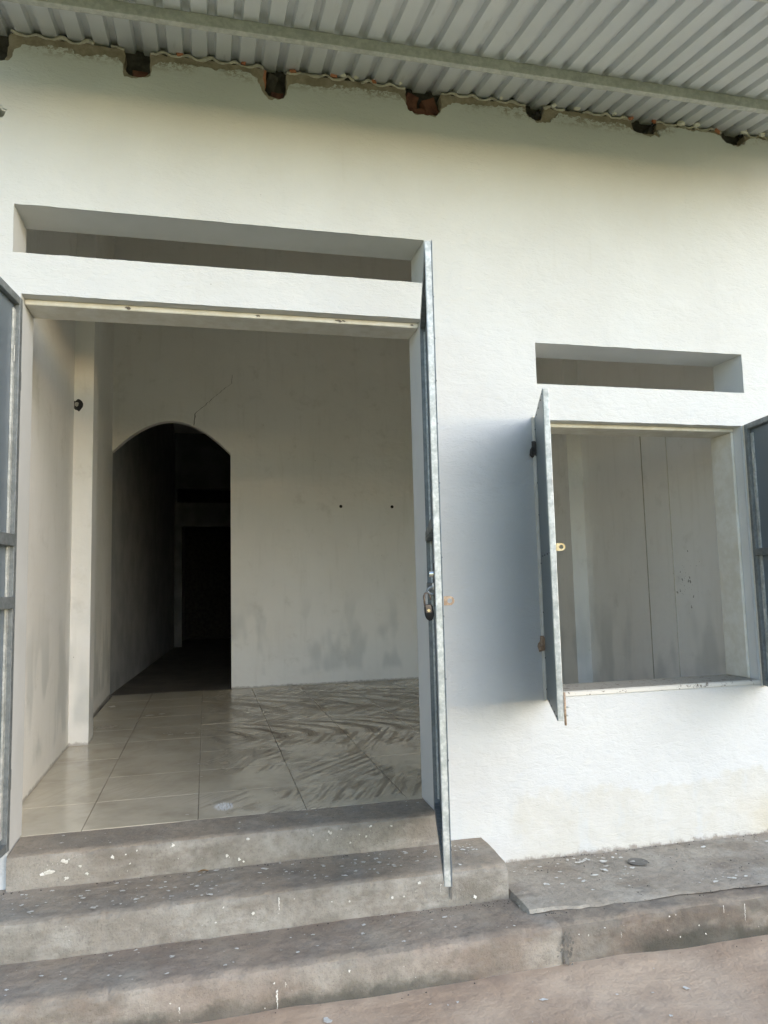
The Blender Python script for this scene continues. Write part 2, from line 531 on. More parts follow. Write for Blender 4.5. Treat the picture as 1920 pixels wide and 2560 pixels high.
M_SHUT = mat_panel("dark_grey_green_sheet", (0.115, 0.14, 0.145), 0.38)
M_PURLIN = mat_steel("purlin_steel", (0.40, 0.41, 0.38), (0.50, 0.51, 0.47), 0.5, 0.3, 0.05, 0.3)
M_ROOF = mat_roof()
M_PALEROOF = mat_plain("pale_roof_underside", (0.76, 0.75, 0.71), (0.80, 0.79, 0.76), 2, 0.8, 0, 0.1)  # unseen roof underside made pale to throw light into the room
M_DIM = mat_plain("dimmed_grey_render", (0.37, 0.38, 0.38), (0.47, 0.475, 0.47), 2.5, 0.9, 0, 0.3)  # back-room walls: the room's dimness put into a darker render colour
M_FRAME = mat_plain("cream_frame_paint", (0.62, 0.59, 0.51), (0.70, 0.68, 0.62), 12, 0.7)
M_CHIP = mat_chipped()
M_BRICK = mat_plain("old_red_brick", (0.085, 0.032, 0.024), (0.16, 0.066, 0.045), 18, 0.9, 0, 0.6)
M_OLDTILE = mat_plain("orange_tile_shard", (0.38, 0.14, 0.07), (0.45, 0.20, 0.12), 25, 0.9, 0, 0.5)
M_NEARBLACK = mat_plain("dark_rubble_shade", (0.03, 0.027, 0.026), (0.075, 0.067, 0.062), 16, 0.95, 0, 0.8)  # dark rubble; also stands for shade on the rear wall
M_BEAD = mat_plain("pale_mortar_bead", (0.40, 0.37, 0.32), (0.58, 0.55, 0.49), 20, 0.9, 0, 0.5)
M_FOAM = mat_plain("white_filler", (0.66, 0.63, 0.52), (0.78, 0.76, 0.68), 14, 0.9, 0, 0.5)
M_PAINT = mat_plain("spilt_white_paint", (0.50, 0.48, 0.43), (0.72, 0.705, 0.66), 40, 0.7, 0, 0.2)
M_DARKMARK = mat_plain("dark_smudge", (0.09, 0.08, 0.07), (0.16, 0.14, 0.12), 25, 0.9, 0, 0)
M_DAMPMARK = mat_plain("damp_cement_mark", (0.085, 0.08, 0.07), (0.14, 0.13, 0.115), 25, 0.9, 0, 0)
M_HOLE = mat_plain("drill_hole", (0.02, 0.018, 0.016), (0.03, 0.028, 0.025), 20, 1.0, 0, 0)
M_BRASS = mat_plain("tarnished_brass", (0.45, 0.33, 0.16), (0.62, 0.50, 0.30), 60, 0.4, 0.7, 0.2)
M_RUST = mat_plain("rusty_steel", (0.30, 0.20, 0.13), (0.46, 0.34, 0.24), 70, 0.6, 0.4, 0.4)
M_IRON = mat_plain("blackened_iron", (0.04, 0.038, 0.035), (0.10, 0.09, 0.08), 60, 0.55, 0.5, 0.3)
M_CHROME = mat_plain("worn_chrome", (0.70, 0.69, 0.64), (0.80, 0.79, 0.74), 40, 0.25, 0.9, 0)
M_BLACK = mat_plain("black_lock_body", (0.012, 0.013, 0.014), (0.02, 0.021, 0.022), 30, 0.35, 0.0, 0)
M_CABLE = mat_plain("dusty_cable", (0.36, 0.32, 0.25), (0.44, 0.40, 0.33), 30, 0.8, 0, 0)
M_CABLE2 = mat_plain("pale_cable", (0.60, 0.56, 0.47), (0.66, 0.63, 0.55), 30, 0.8, 0, 0)
M_WALLSPOT = mat_plain("grey_mould_spot", (0.30, 0.29, 0.26), (0.45, 0.43, 0.39), 30, 0.9, 0, 0)
M_DIM2 = mat_plain("darkened_far_render", (0.16, 0.165, 0.165), (0.23, 0.235, 0.235), 2.5, 0.9, 0, 0.3)  # far wall: render darkened further in colour for the room's shade
M_LOCKFACE = mat_plain("brown_lock_metal", (0.085, 0.062, 0.048), (0.15, 0.115, 0.09), 60, 0.5, 0.3, 0.2)
M_DISC = mat_plain("cement_disc_mark", (0.12, 0.112, 0.098), (0.20, 0.187, 0.163), 14, 0.9, 0, 0.3)
M_LEAF = mat_plain("dry_leaf", (0.16, 0.09, 0.03), (0.26, 0.16, 0.07), 60, 0.8, 0, 0.3)

# ------------------------------------------------------------------ ground
def axis(lo, hi, fine_lo, fine_hi, fine, ratio=1.5):
    a = []
    v = fine_lo
    while v < fine_hi:
        a.append(v)
        v += fine
    a.append(fine_hi)
    s = fine
    v = fine_hi
    while v < hi:
        s *= ratio
        v += s
        a.append(min(v, hi))
    s = fine
    v = fine_lo
    pre = []
    while v > lo:
        s *= ratio
        v -= s
        pre.append(max(v, lo))
    return pre[::-1] + a

def ground():
    xs = axis(-300, 300, -1.6, 5.2, 0.05)
    ys = axis(-300, 300, -2.6, -0.4, 0.05)
    verts = []
    for y in ys:
        for x in xs:
            near = max(0.0, 1 - max(abs(x - 1.8) - 4, abs(y + 1.5) - 2, 0) / 4)
            z = -0.430 - 0.020 * max(0, min(1, (x - 1.0) / 2.0))
            z += near * (0.012 * nz(x * 1.3, y * 1.3) + 0.006 * nz(x * 5, y * 5, 3))
            # soil washed up against the kerb
            if -0.95 < y < -0.55 and near > 0:
                z += 0.014 * max(0, 1 - abs(y + 0.66) / 0.10) * (0.5 + nz(x * 3, 0, 7))
            if y > -0.3 and -1.0 < x < 5.4:
                z = -0.5
            verts.append((x, y, z))
    nx = len(xs)
    faces = [(j * nx + i, j * nx + i + 1, (j + 1) * nx + i + 1, (j + 1) * nx + i) for j in range(len(ys) - 1) for i in range(nx - 1)]
    o = mesh_obj("dirt_ground", verts, faces, M_EARTH, None, True)
    o["kind"] = "structure"
    return o
GROUND = ground()

# ------------------------------------------------------------------ house
HOUSE = empty("house")
HOUSE["label"] = "white plastered house with grey ribbed metal eave, wide open doorway and one window"
HOUSE["category"] = "house"

# upper edge of the painted coat as it breaks off under the roof
COAT_TOP = [(XL, 3.44), (-0.46, 3.435), (-0.342, 3.426), (-0.303, 3.441), (-0.276, 3.487), (-0.248, 3.515), (-0.143, 3.532), (-0.036, 3.534), (-0.032, 3.506), (0.01, 3.506), (0.106, 3.521),
    (0.166, 3.518), (0.182, 3.473), (0.184, 3.43), (0.231, 3.430), (0.310, 3.446), (0.314, 3.5), (0.343, 3.523), (0.42, 3.536), (0.5, 3.531), (0.6, 3.528), (0.66, 3.535), (0.718, 3.541), (0.77, 3.533), (0.799, 3.506), (0.822, 3.447),
    (0.853, 3.412), (0.897, 3.415), (0.927, 3.422), (0.951, 3.491), (0.963, 3.508), (1.058, 3.509), (1.167, 3.516), (1.18, 3.536), (1.253, 3.531), (1.402, 3.536), (1.509, 3.535), (1.536, 3.501), (1.562, 3.453), (1.59, 3.432),
    (1.681, 3.435), (1.703, 3.430), (1.739, 3.477), (1.798, 3.523), (1.856, 3.519), (1.915, 3.53), (1.951, 3.529), (2.07, 3.537), (2.197, 3.545), (2.219, 3.506), (2.267, 3.480), (2.335, 3.480), (2.4, 3.542), (2.523, 3.538), (2.68, 3.53),
    (2.788, 3.537), (2.833, 3.513), (2.878, 3.493), (2.94, 3.488), (3.010, 3.489), (3.002, 3.527), (3.095, 3.558), (3.232, 3.553), (3.395, 3.551), (3.425, 3.512), (3.49, 3.493), (3.549, 3.504), (3.586, 3.541), (3.604, 3.553), (3.724, 3.560), (3.76, 3.555), (3.80, 3.50), (3.93, 3.49), (XR, 3.53)]
POCKETS = [(-0.50, -0.305, 3.43), (0.188, 0.304, 3.442), (0.832, 0.944, 3.426), (1.548, 1.742, 3.44), (2.212, 2.318, 3.492), (2.842, 3.0, 3.500), (3.418, 3.572, 3.506), (3.80, 3.92, 3.49)]
CORE_TOP = 3.572
PIT = [(-0.352 + 0.036 * math.cos(a) * (1 + 0.35 * nz(a * 2, 1)), 3.187 + 0.026 * math.sin(a) * (1 + 0.4 * nz(a * 2, 4))) for a in [k * math.pi / 9 for k in range(18)]]

def front_wall():
    top = [(XR, CORE_TOP)]
    for a, b, zb in reversed(POCKETS):
        top += [(b, CORE_TOP), (b - 0.004, zb + 0.03), (b - 0.02, zb + 0.006), ((a + b) / 2, zb), (a + 0.018, zb + 0.008), (a + 0.003, zb + 0.035), (a, CORE_TOP)]
    top += [(XL, CORE_TOP)]
    top = rough_loop(top, 0.014, 0.008, 7.0, 28, cyclic=False)
    outer = [(XL, -0.5), (DL, -0.5)] + [(DL, DT), (DR, DT), (DR, -0.5)] + [(XR, -0.5)] + top
    holes = [rect(TL, TR, TB, TT), rect(WL, WR, WB, WT), rect(VL, VR, VB, VT), PIT]
    o = slab_with_holes("front_wall", outer, holes, 0.0, TH, M_FACADE, HOUSE)
    coat_top = rough_loop(COAT_TOP[::-1], 0.008, 0.011, 2.0, 34, cyclic=False)
    L = lambda lp, s: rough_loop(lp, 0.03, 0.0022, s, 11)
    outer2 = rough_loop([(XL, -0.45), (DL - 0.001, -0.45), (DL - 0.001, DT + 0.001), (DR + 0.001, DT + 0.001), (DR + 0.001, -0.45), (XR, -0.45)], 0.03, 0.0022, 1.0, 11, cyclic=False) + coat_top
    pit2 = [(-0.352 + (x + 0.352) * 1.25, 3.187 + (z - 3.187) * 1.3) for x, z in PIT]
    c = slab_with_holes("plaster_coat", outer2, [L(rect(TL, TR, TB, TT), 3.0), L(rect(WL, WR, WB, WT), 4.0), L(rect(VL, VR, VB, VT), 5.0), pit2], -0.0105, -0.0005, M_COAT, o)
    return o
WALL = front_wall()

# wavy mortar bead between the pockets, squeezed up into the ribs of the sheet
def rib_phase(x):
    return ((x + 0.193) / PITCH + 0.5) % 1.0 - 0.5
def bead_z(x):
    p = abs(rib_phase(x))
    amp = 0.017 + 0.011 * nz(x * 4.3, 6)
    return 3.571 + amp * max(0.0, 1 - max(0, p - 0.08) / (0.22 + 0.1 * nz(x * 3, 2))) + 0.007 * nz(x * 13) + 0.004 * nz(x * 31, 4)
segs = []
x0 = -0.30
for a, b, zb in POCKETS[1:]:
    segs.append((x0, a)); x0 = b
segs.append((x0, XR))
for a, b in segs:
    pts = []
    n = max(4, int((b - a) / 0.012))
    for i in range(n + 1):
        x = a + (b - a) * i / n
        pts.append((x, 0.004 + 0.004 * nz(x * 7, 2), bead_z(x)))
    runs, cur = [], []
    for p in pts:
        if nz(p[0] * 5.0, 12) > 0.42:
            if len(cur) > 2:
                runs.append(cur)
            cur = []
        else:
            cur.append(p)
    if len(cur) > 2:
        runs.append(cur)
    for run_ in runs:
        bm = bmesh.new()
        tube(bm, run_, [0.0080 * (1 + 0.9 * nz(p[0] * 17, 5)) for p in run_], 7)
        bm_obj("mortar_bead", bm, M_BEAD, WALL, True)
    # mortar packing behind the bead
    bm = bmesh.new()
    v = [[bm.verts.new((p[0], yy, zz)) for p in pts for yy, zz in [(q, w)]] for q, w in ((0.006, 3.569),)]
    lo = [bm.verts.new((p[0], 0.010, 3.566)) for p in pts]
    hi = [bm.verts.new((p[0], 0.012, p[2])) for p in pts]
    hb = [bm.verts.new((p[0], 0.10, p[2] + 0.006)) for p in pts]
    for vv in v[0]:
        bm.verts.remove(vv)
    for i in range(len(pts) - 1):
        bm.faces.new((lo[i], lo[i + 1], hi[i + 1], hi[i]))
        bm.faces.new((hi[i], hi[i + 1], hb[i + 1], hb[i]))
    bm_obj("mortar_packing", bm, M_NEARBLACK, WALL)

# rubble in the old rafter pockets
def chunk(name, c, s, rot, mat, parent, seed):
    bm = bmesh.new()
    bmesh.ops.create_cube(bm, size=1.0)
    bmesh.ops.subdivide_edges(bm, edges=bm.edges[:], cuts=2, use_grid_fill=True)
    m = Matrix.Rotation(rot[0], 4, 'X') @ Matrix.Rotation(rot[1], 4, 'Y') @ Matrix.Rotation(rot[2], 4, 'Z')
    for v in bm.verts:
        q = Vector((v.co.x * s[0], v.co.y * s[1], v.co.z * s[2]))
        q += Vector((nz(q.x * 30 + seed, q.y * 30, q.z * 30), nz(q.x * 30, q.y * 30 + seed, q.z * 30), nz(q.x * 30, q.y * 30, q.z * 30 + seed))) * 0.008
        v.co = Vector(c) + m @ q
    return bm_obj(name, bm, mat, parent)
for i, (a, b, zb) in enumerate(POCKETS):
    w = b - a
    xm = (a + b) / 2
    rnd = random.Random(50 + i)
    h = CORE_TOP - zb
    chunk("rubble", (xm, 0.095, zb + h * 0.5 + 0.018), (w * 1.06, 0.07, h + 0.05), (0.05, rnd.uniform(-.05, .05), 0), M_NEARBLACK, WALL, i * 3.1)
    if i in (1, 2, 3):
        chunk("brick", (xm + 0.01, 0.058, zb + 0.030), (w * 0.55, 0.05, 0.05), (rnd.uniform(-.1, .1), rnd.uniform(-.15, .15), rnd.uniform(-.2, .2)), M_BRICK, WALL, i * 1.7)
    if i == 3:
        chunk("brick", (a + 0.035, 0.062, zb + 0.085), (0.065, 0.07, 0.085), (0.1, 0.25, 0.1), M_BRICK, WALL, 9)
        chunk("brick", (b - 0.055, 0.060, zb + 0.075), (0.075, 0.06, 0.08), (0.2, -0.45, 0.2), M_BRICK, WALL, 12)
        lump("mortar_lump", (b - 0.004, 0.015, zb + 0.018), (0.016, 0.02, 0.017), M_BEAD, WALL, 3)
    if i == 2:
        chunk("tile_shard", (a - 0.004, 0.03, zb + 0.10), (0.022, 0.05, 0.085), (0.0, 0.05, 0.1), M_OLDTILE, WALL, 2)
        chunk("rubble", (xm - 0.02, 0.055, zb + 0.10), (0.05, 0.03, 0.10), (0.5, 0.3, 0.1), M_NEARBLACK, WALL, 4)
    if i in (4, 5):
        chunk("rubble", (b - 0.025, 0.05, zb + 0.035), (0.05, 0.05, 0.06), (0.2, 0.5, 0.3), M_NEARBLACK, WALL, 14 + i)
chunk("rubble", (-0.352, 0.12, 3.187), (0.12, 0.08, 0.10), (0, 0, 0), M_NEARBLACK, WALL, 31)
for k, (x, s) in enumerate([(2.51, 0.022), (2.735, 0.013), (3.15, 0.025), (3.25, 0.022), (3.56, 0.022), (3.68, 0.021), (1.52, 0.010), (2.07, 0.010), (2.37, 0.014), (1.225, 0.014), (1.29, 0.013)]):
    lump("mortar_lump", (x, -0.012, 3.588 - 0.002 * (k % 3)), (s, 0.016, s * 0.55), M_FOAM, WALL, k * 2.3, 0.5)
for k, (x, z) in enumerate([(1.18, 3.586), (1.385, 3.583), (3.39, 3.572), (0.435, 3.585), (0.735, 3.588), (2.84, 3.578), (2.985, 3.588), (0.975, 3.578)]):
    chunk("tile_shard", (x, 0.0, z), (0.026, 0.02, 0.016), (0.2, 0.3 * (-1) ** k, 0), M_OLDTILE, WALL, k)

# ---- door head and window surround (rebated, painted)
def door_frame():
    bm = bmesh.new()
    bm_box(bm, DL + 0.0005, DR - 0.0005, 0.045, TH - 0.003, DT - 0.026, DT - 0.0008, 0.004)
    o = bm_obj("door_head", bm, M_FRAME, HOUSE)
    for k, (x, s) in enumerate([(0.21, 0.030), (0.80, 0.022), (1.19, 0.028), (0.205, 0.018), (1.215, 0.018), (1.56, 0.02)]):
        pts = []
        for j in range(14):
            a = j / 14 * 2 * math.pi
            r = s * 0.55 * (0.35 + 1.3 * abs(nz(a * 2.3 + k * 3, k)))
            pts.append((x + r * 1.8 * math.cos(a), 0.0440 - 0.0003 * k, DT - 0.0135 + min(0.011, max(-0.011, r * 0.7 * math.sin(a)))))
        mesh_obj("soot_mark", pts, [tuple(range(14))], M_DARKMARK, o)
    return o
door_frame()

WINDOW = box("window", WL + 0.0005, WR - 0.0005, 0.05, TH - 0.003, WT - 0.022, WT - 0.0008, M_FRAME, HOUSE, 0.004)
box("jamb", WR - 0.018, WR - 0.0008, 0.05, TH - 0.003, WB + 0.026, WT - 0.0235, M_FRAME, WINDOW, 0.004)
box("jamb", WL + 0.0008, WL + 0.018, 0.05, TH - 0.003, WB + 0.026, WT - 0.0235, M_FRAME, WINDOW, 0.004)
box("sill", WL + 0.0008, WR - 0.0008, -0.009, TH + 0.004, WB + 0.0008, WB + 0.025, M_CHIP, WINDOW, 0.005, 2)
box("sill_edge", WL + 0.004, WR + 0.004, -0.017, -0.0112, WB + 0.001, WB + 0.022, M_CHIP, WINDOW, 0.002)
box("frame_post", WL - 0.030, WL - 0.006, -0.034, -0.0112, WB - 0.012, WT + 0.012, M_FRAME, WINDOW, 0.003)
box("frame_post", WR + 0.006, WR + 0.026, -0.030, -0.0112, WB - 0.012, WT + 0.004, M_FRAME, WINDOW, 0.003)

# ---- interior walls
def wall_poly(name, pts, ztop, mat, parent, z0=-0.3):
    """closed plan outline pts, top height from ztop(x, y)"""
    n = len(pts)
    v = [(x, y, z0) for x, y in pts] + [(x, y, ztop(x, y)) for x, y in pts]
    f = [tuple(range(n))[::-1], tuple(range(n, 2 * n))] + [(i, (i + 1) % n, n + (i + 1) % n, n + i) for i in range(n)]
    bm = bmesh.new()
    vv = [bm.verts.new(p) for p in v]
    for q in f:
        bm.faces.new([vv[k] for k in q])
    return bm_obj(name, bm, mat, parent)

KINK = 0.62
RISE = 0.33
RIDGE = 6.2
def roof_z(y):
    if y <= KINK:
        return ROOF0 + SLOPE * y
    zk = ROOF0 + SLOPE * KINK
    return zk + RISE * (min(y, RIDGE) - KINK) - RISE * max(0.0, y - RIDGE)
def lw(y):
    if y < BACK:
        return -0.333 - 0.067 * (y - 0.2) / (BACK - 0.2)
    return -0.40 + 0.38 * (y - BACK) / (FARW - BACK)
END = 13.0
RWX = 3.62
ysl = [TH + 0.0005, KINK, 2.0, BACK, RIDGE, FARW, END]
yf = [TH + 0.0005, KINK, 2.0, BACK + 0.05]
yb = [BACK + 0.0505, RIDGE, FARW, END]
rz = lambda x, y: roof_z(y) + 0.011
LEFTW = wall_poly("left_wall", [(lw(y), y) for y in yf] + [(XL, y) for y in yf[::-1]], rz, M_INNER, HOUSE)
RIGHTW = wall_poly("right_wall", [(RWX, y) for y in yf] + [(XR, y) for y in yf[::-1]], rz, M_INNER, HOUSE)
wall_poly("back_room_wall", [(lw(y), y) for y in yb] + [(XL, y) for y in yb[::-1]], rz, M_DIM, HOUSE)
wall_poly("back_room_wall", [(RWX, y) for y in yb] + [(XR, y) for y in yb[::-1]], rz, M_DIM, HOUSE)
PILY, PILY2 = 2.146, 2.415
wall_poly("pilaster", [(lw(PILY) - 0.02, PILY), (-0.232, PILY), (-0.240, PILY2), (lw(PILY2) - 0.02, PILY2)], lambda x, y: roof_z(y) - 0.03, M_INNER, LEFTW, -0.02)
wall_poly("pilaster", [(RWX + 0.02, PILY), (RWX - 0.130, PILY), (RWX - 0.130, PILY2), (RWX + 0.02, PILY2)], lambda x, y: roof_z(y) - 0.03, M_INNER, RIGHTW, -0.02)

# partition with the arch
ARX0, ARX1, SPR, CROWN = lw(BACK) + 0.0, 0.815, 2.50, 2.845
def arch_pts():
    pts = []
    xm = (ARX0 + ARX1) / 2
    half = (ARX1 - ARX0) / 2
    for i in range(33):
        tt = -1 + 2 * i / 32
        h = math.cos(tt * 1.10)
        h = (h - math.cos(1.10)) / (1 - math.cos(1.10))
        pts.append((xm + half * tt, SPR + (CROWN - SPR) * h))
    return pts
ztp = roof_z(BACK)
PART = slab_with_holes("arch_wall", [(ARX1, -0.02), (RWX - 0.0005, -0.02), (RWX - 0.0005, ztp), (ARX0 - 0.0, ztp)] + arch_pts(), [], BACK, BACK + 0.11, M_INNER, HOUSE)
# hairline crack over the arch
def ribbon(name, pts, y, w, mat, parent, seed=0.0):
    v, f = [], []
    fine = []
    for i in range(len(pts) - 1):
        a, b = Vector(pts[i]), Vector(pts[i + 1])
        for j in range(8):
            p = a.lerp(b, j / 8)
            fine.append((p.x + 0.010 * nz(p.x * 30, p.y * 30, seed), p.y + 0.010 * nz(p.x * 30, p.y * 30, seed + 4)))
    fine.append(tuple(pts[-1]))
    for i, (x, z) in enumerate(fine):
        ww = w * (1 - 0.7 * i / len(fine)) * (0.6 + 0.8 * abs(nz(x * 40, z * 40, 9)))
        v += [(x - ww, y, z), (x + ww, y, z + ww * 0.5)]
        if i:
            f.append((2 * i - 2, 2 * i - 1, 2 * i + 1, 2 * i))
    return mesh_obj(name, v, f, mat, parent)
ribbon("plaster_crack", [(0.427, 2.80), (0.442, 2.925), (0.547, 3.03), (0.661, 3.137), (0.826, 3.281), (0.835, 3.376)], BACK - 0.0012, 0.006, M_DARKMARK, PART)
for x, z in ((2.014, 1.929), (2.602, 1.925)):
    bm = bmesh.new()
    bmesh.ops.create_circle(bm, cap_ends=True, radius=0.018, segments=14, matrix=Matrix.Translation((x, BACK - 0.0012, z)) @ Matrix.Rotation(math.pi / 2, 4, 'X'))
    bm_obj("drill_hole", bm, M_HOLE, PART)
# broken socket recess in the left pilaster
pts = [(-0.335 + 0.034 * math.cos(a) * (1 + 0.3 * nz(a, 3)), PILY - 0.0012, 2.385 + 0.042 * math.sin(a) * (1 + 0.35 * nz(a * 1.7, 8))) for a in [k * math.pi / 9 for k in range(18)]]
mesh_obj("broken_recess", pts, [tuple(range(18))], M_NEARBLACK, LEFTW)
lump("brick", (-0.345, PILY - 0.001, 2.39), (0.014, 0.006, 0.018), M_BEAD, LEFTW, 4)

# conduit chases on the right wall
for y, w, m in ((1.28, 0.0028, M_CABLE), (0.98, 0.0016, M_CABLE2)):
    box("wall_cable", RWX - 0.006, RWX - 0.0005, y - w / 2, y + w / 2, 0.0, 2.25, m, RIGHTW)

v, f = [], []
rs3 = random.Random(4)
for k in range(46):
    b = len(v)
    yy, zz, r = rs3.gauss(0.86, 0.06), rs3.gauss(1.02, 0.08), 0.002 + 0.009 * rs3.random() ** 3
    for j in range(9):
        a = j / 9 * 2 * math.pi
        q = r * (0.7 + 0.8 * nz(math.cos(a) * 2 + k * 3.3, math.sin(a) * 2, k))
        v.append((RWX - 0.0008 - 0.00002 * k, yy + q * math.cos(a), zz + q * 1.5 * math.sin(a)))
    f.append(tuple(range(b, b + 9)))
o = mesh_obj("mould_spots", v, f, M_WALLSPOT, RIGHTW)
o["kind"] = "stuff"
# far wall with doorway and slot, closed dark room beyond
far_outer = [(lw(FARW), -0.02), (0.12, -0.02), (0.12, 2.227), (1.02, 2.227), (1.02, -0.02), (RWX - 0.0005, -0.02), (RWX - 0.0005, roof_z(FARW)), (lw(FARW), roof_z(FARW))]
FAR = slab_with_holes("far_wall", far_outer, [rect(0.026, 1.10, 2.676, 2.937)], FARW, FARW + 0.18, M_DIM2, HOUSE)
wall_poly("rear_wall", [(XL + 0.001, END + 0.001), (XR - 0.001, END + 0.001), (XR - 0.001, END + 0.2), (XL + 0.001, END + 0.2)], lambda x, y: roof_z(END) + 0.011, M_NEARBLACK, HOUSE)  # near-black colour paints the shade of the farthest room

# ---- floor
FLOOR = box("floor", XL + 0.23, RWX - 0.0008, 0.196, BACK - 0.0005, -0.42, -0.0115, M_GROUT, HOUSE)
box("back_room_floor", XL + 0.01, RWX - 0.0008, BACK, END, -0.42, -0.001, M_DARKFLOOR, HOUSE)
tile_cache = {}
TX = [lw(0.2) - 0.03] + [0.0218 + 0.5 * k for k in range(8)] + [RWX]
TY = [0.2] + [0.648 + 0.5 * j for j in range(8)] + [BACK]
trnd = random.Random(5)
for i in range(len(TX) - 1):
    for j in range(len(TY) - 1):
        a, b, c, e = TX[i] + 0.0014, TX[i + 1] - 0.0014, TY[j] + 0.0014, TY[j + 1] - 0.0014
        key = (round(b - a, 4), round(e - c, 4))
        if key not in tile_cache:
            bm = bmesh.new()
            bm_box(bm, -(b - a) / 2, (b - a) / 2, -(e - c) / 2, (e - c) / 2, -0.010, 0.0, 0.0012)
            me = bpy.data.meshes.new("floor_tile")
            bmesh.ops.recalc_face_normals(bm, faces=bm.faces)
            bm.to_mesh(me)
            bm.free()
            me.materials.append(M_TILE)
            tile_cache[key] = me
        o = bpy.data.objects.new("floor_tile", tile_cache[key])
        o.location = ((a + b) / 2, (c + e) / 2, trnd.uniform(-0.0006, 0.0002))
        o.rotation_euler = (trnd.uniform(-.0012, .0012), trnd.uniform(-.0012, .0012), 0)
        link(o, FLOOR)

# ------------------------------------------------------------------ roof
def main_roof():
    xs = (-0.68, 4.12)
    ys = [KINK, RIDGE, END + 0.5]
    v = [(x, y, roof_z(y) + dz) for dz in (0.0, 0.012) for y in ys for x in xs]
    f = [(0, 1, 3, 2), (2, 3, 5, 4), (6, 8, 9, 7), (8, 10, 11, 9), (0, 6, 7, 1), (4, 5, 11, 10), (0, 2, 8, 6), (2, 4, 10, 8), (1, 7, 9, 3), (3, 9, 11, 5)]
    return mesh_obj("roof", v, f, M_PALEROOF, HOUSE)
ROOF = main_roof()

def rib_profile():
    # one pitch centred on the pan, rib at the end
    p, rt, sl = PITCH, 0.027, 0.009
    half = p / 2
    pan = half - rt / 2 - sl
    return [(-half + rt / 2, 0.026), (-pan, 0.0), (pan, 0.0), (half - rt / 2, 0.026)]
def roof_sheet(k0, nrib, lift):
    prof = []
    for k in range(k0, k0 + nrib):
        c = -0.193 + (k + 0.5) * PITCH
        prof += [(c + x, z) for x, z in rib_profile()]
    c = -0.193 + (k0 + nrib + 0.5) * PITCH
    prof += [(c + rib_profile()[0][0], 0.026), (c + rib_profile()[0][0] + 0.010, 0.005)]   # lap over the next sheet
    ys = [-EAVE + i * (KINK + EAVE) / 10 for i in range(11)]
    v, f = [], []
    n = len(prof)
    for y in ys:
        for x, z in prof:
            v.append((x, y, roof_z(y) + z + lift + 0.0012 * nz(x * 3, y * 2, k0)))
    for j in range(len(ys) - 1):
        for i in range(n - 1):
            f.append((j * n + i, j * n + i + 1, (j + 1) * n + i + 1, (j + 1) * n + i))
    o = mesh_obj("roof_sheet", v, f, M_ROOF, ROOF)
    so = o.modifiers.new("thick", 'SOLIDIFY')
    so.thickness = 0.0008
    so.offset = 1.0
    return o
k = -4
i = 0
while k < 50:
    roof_sheet(k, min(10, 39 - k), 0.0012 if i % 2 else 0.0)
    k += 10
    i += 1
    if k >= 39:
        break

def purlin(y, h=0.055, d=0.032):
    z1 = roof_z(y) - 0.0010
    x0, x1 = -0.68, 4.12
    bm = bmesh.new()
    bm_box(bm, x0, x1, y, y + d, z1 - h, z1, 0.003, 2)
    return bm_obj("purlin", bm, M_PURLIN, ROOF)
purlin(-0.352)
purlin(-EAVE + 0.02)

# ------------------------------------------------------------------ steel leaves
def leaf(name, hinge, direction, width, z0, height, outside, bars, panel_mat, frame_mat, label, stile=0.030, strip=True):
    dx, dy = direction
    ang = math.atan2(dy, dx)
    s = outside
    t = 0.013
    root = bpy.data.objects.new(name, None)
    bm = bmesh.new()
    ys = sorted((s * t, s * (t + 0.0016)))
    bm_box(bm, 0.001, width + 0.003, ys[0] + (0.0002 if s > 0 else 0), ys[1] - (0 if s > 0 else 0.0002), 0.001, height + 0.002)
    bpy.data.objects.remove(root)
    o = bm_obj(name, bm, panel_mat, HOUSE)
    o.location = (hinge[0], hinge[1], z0)
    o.rotation_euler = (0, 0, ang)
    o["label"] = label
    box("stile", 0.0, stile, -t, t, 0, height, frame_mat, o, 0.0025)
    box("stile", width - stile, width, -t, t, 0, height, M_GALV, o, 0.0025)
    box("rail", stile + 0.0003, width - stile - 0.0003, -t + 0.0006, t - 0.0006, 0, stile + 0.004, frame_mat, o, 0.002)
    box("rail", stile + 0.0003, width - stile - 0.0003, -t + 0.0006, t - 0.0006, height - stile - 0.004, height, frame_mat, o, 0.002)
    for zc, hh in bars:
        box("crossbar", stile + 0.0003, width - stile - 0.0003, -t - 0.004, t - 0.001, zc - z0 - hh / 2, zc - z0 + hh / 2, frame_mat, o, 0.002) if s > 0 else \
            box("crossbar", stile + 0.0003, width - stile - 0.0003, -t + 0.001, t + 0.004, zc - z0 - hh / 2, zc - z0 + hh / 2, frame_mat, o, 0.002)
    # flat bars that clamp the sheet just inside the stiles
    cuts = [stile + 0.006] + sorted([zc - z0 for zc, _ in bars]) + [height - stile - 0.006]
    for a, b in zip(cuts[:-1], cuts[1:]):
        for xa in (stile + 0.0006, width - stile - 0.0226):
            q = sorted((s * 0.0125, s * 0.004))
            box("clamp_bar", xa, xa + 0.022, q[0], q[1], a + 0.020, b - 0.020, M_GALV, o, 0.001)
    return o

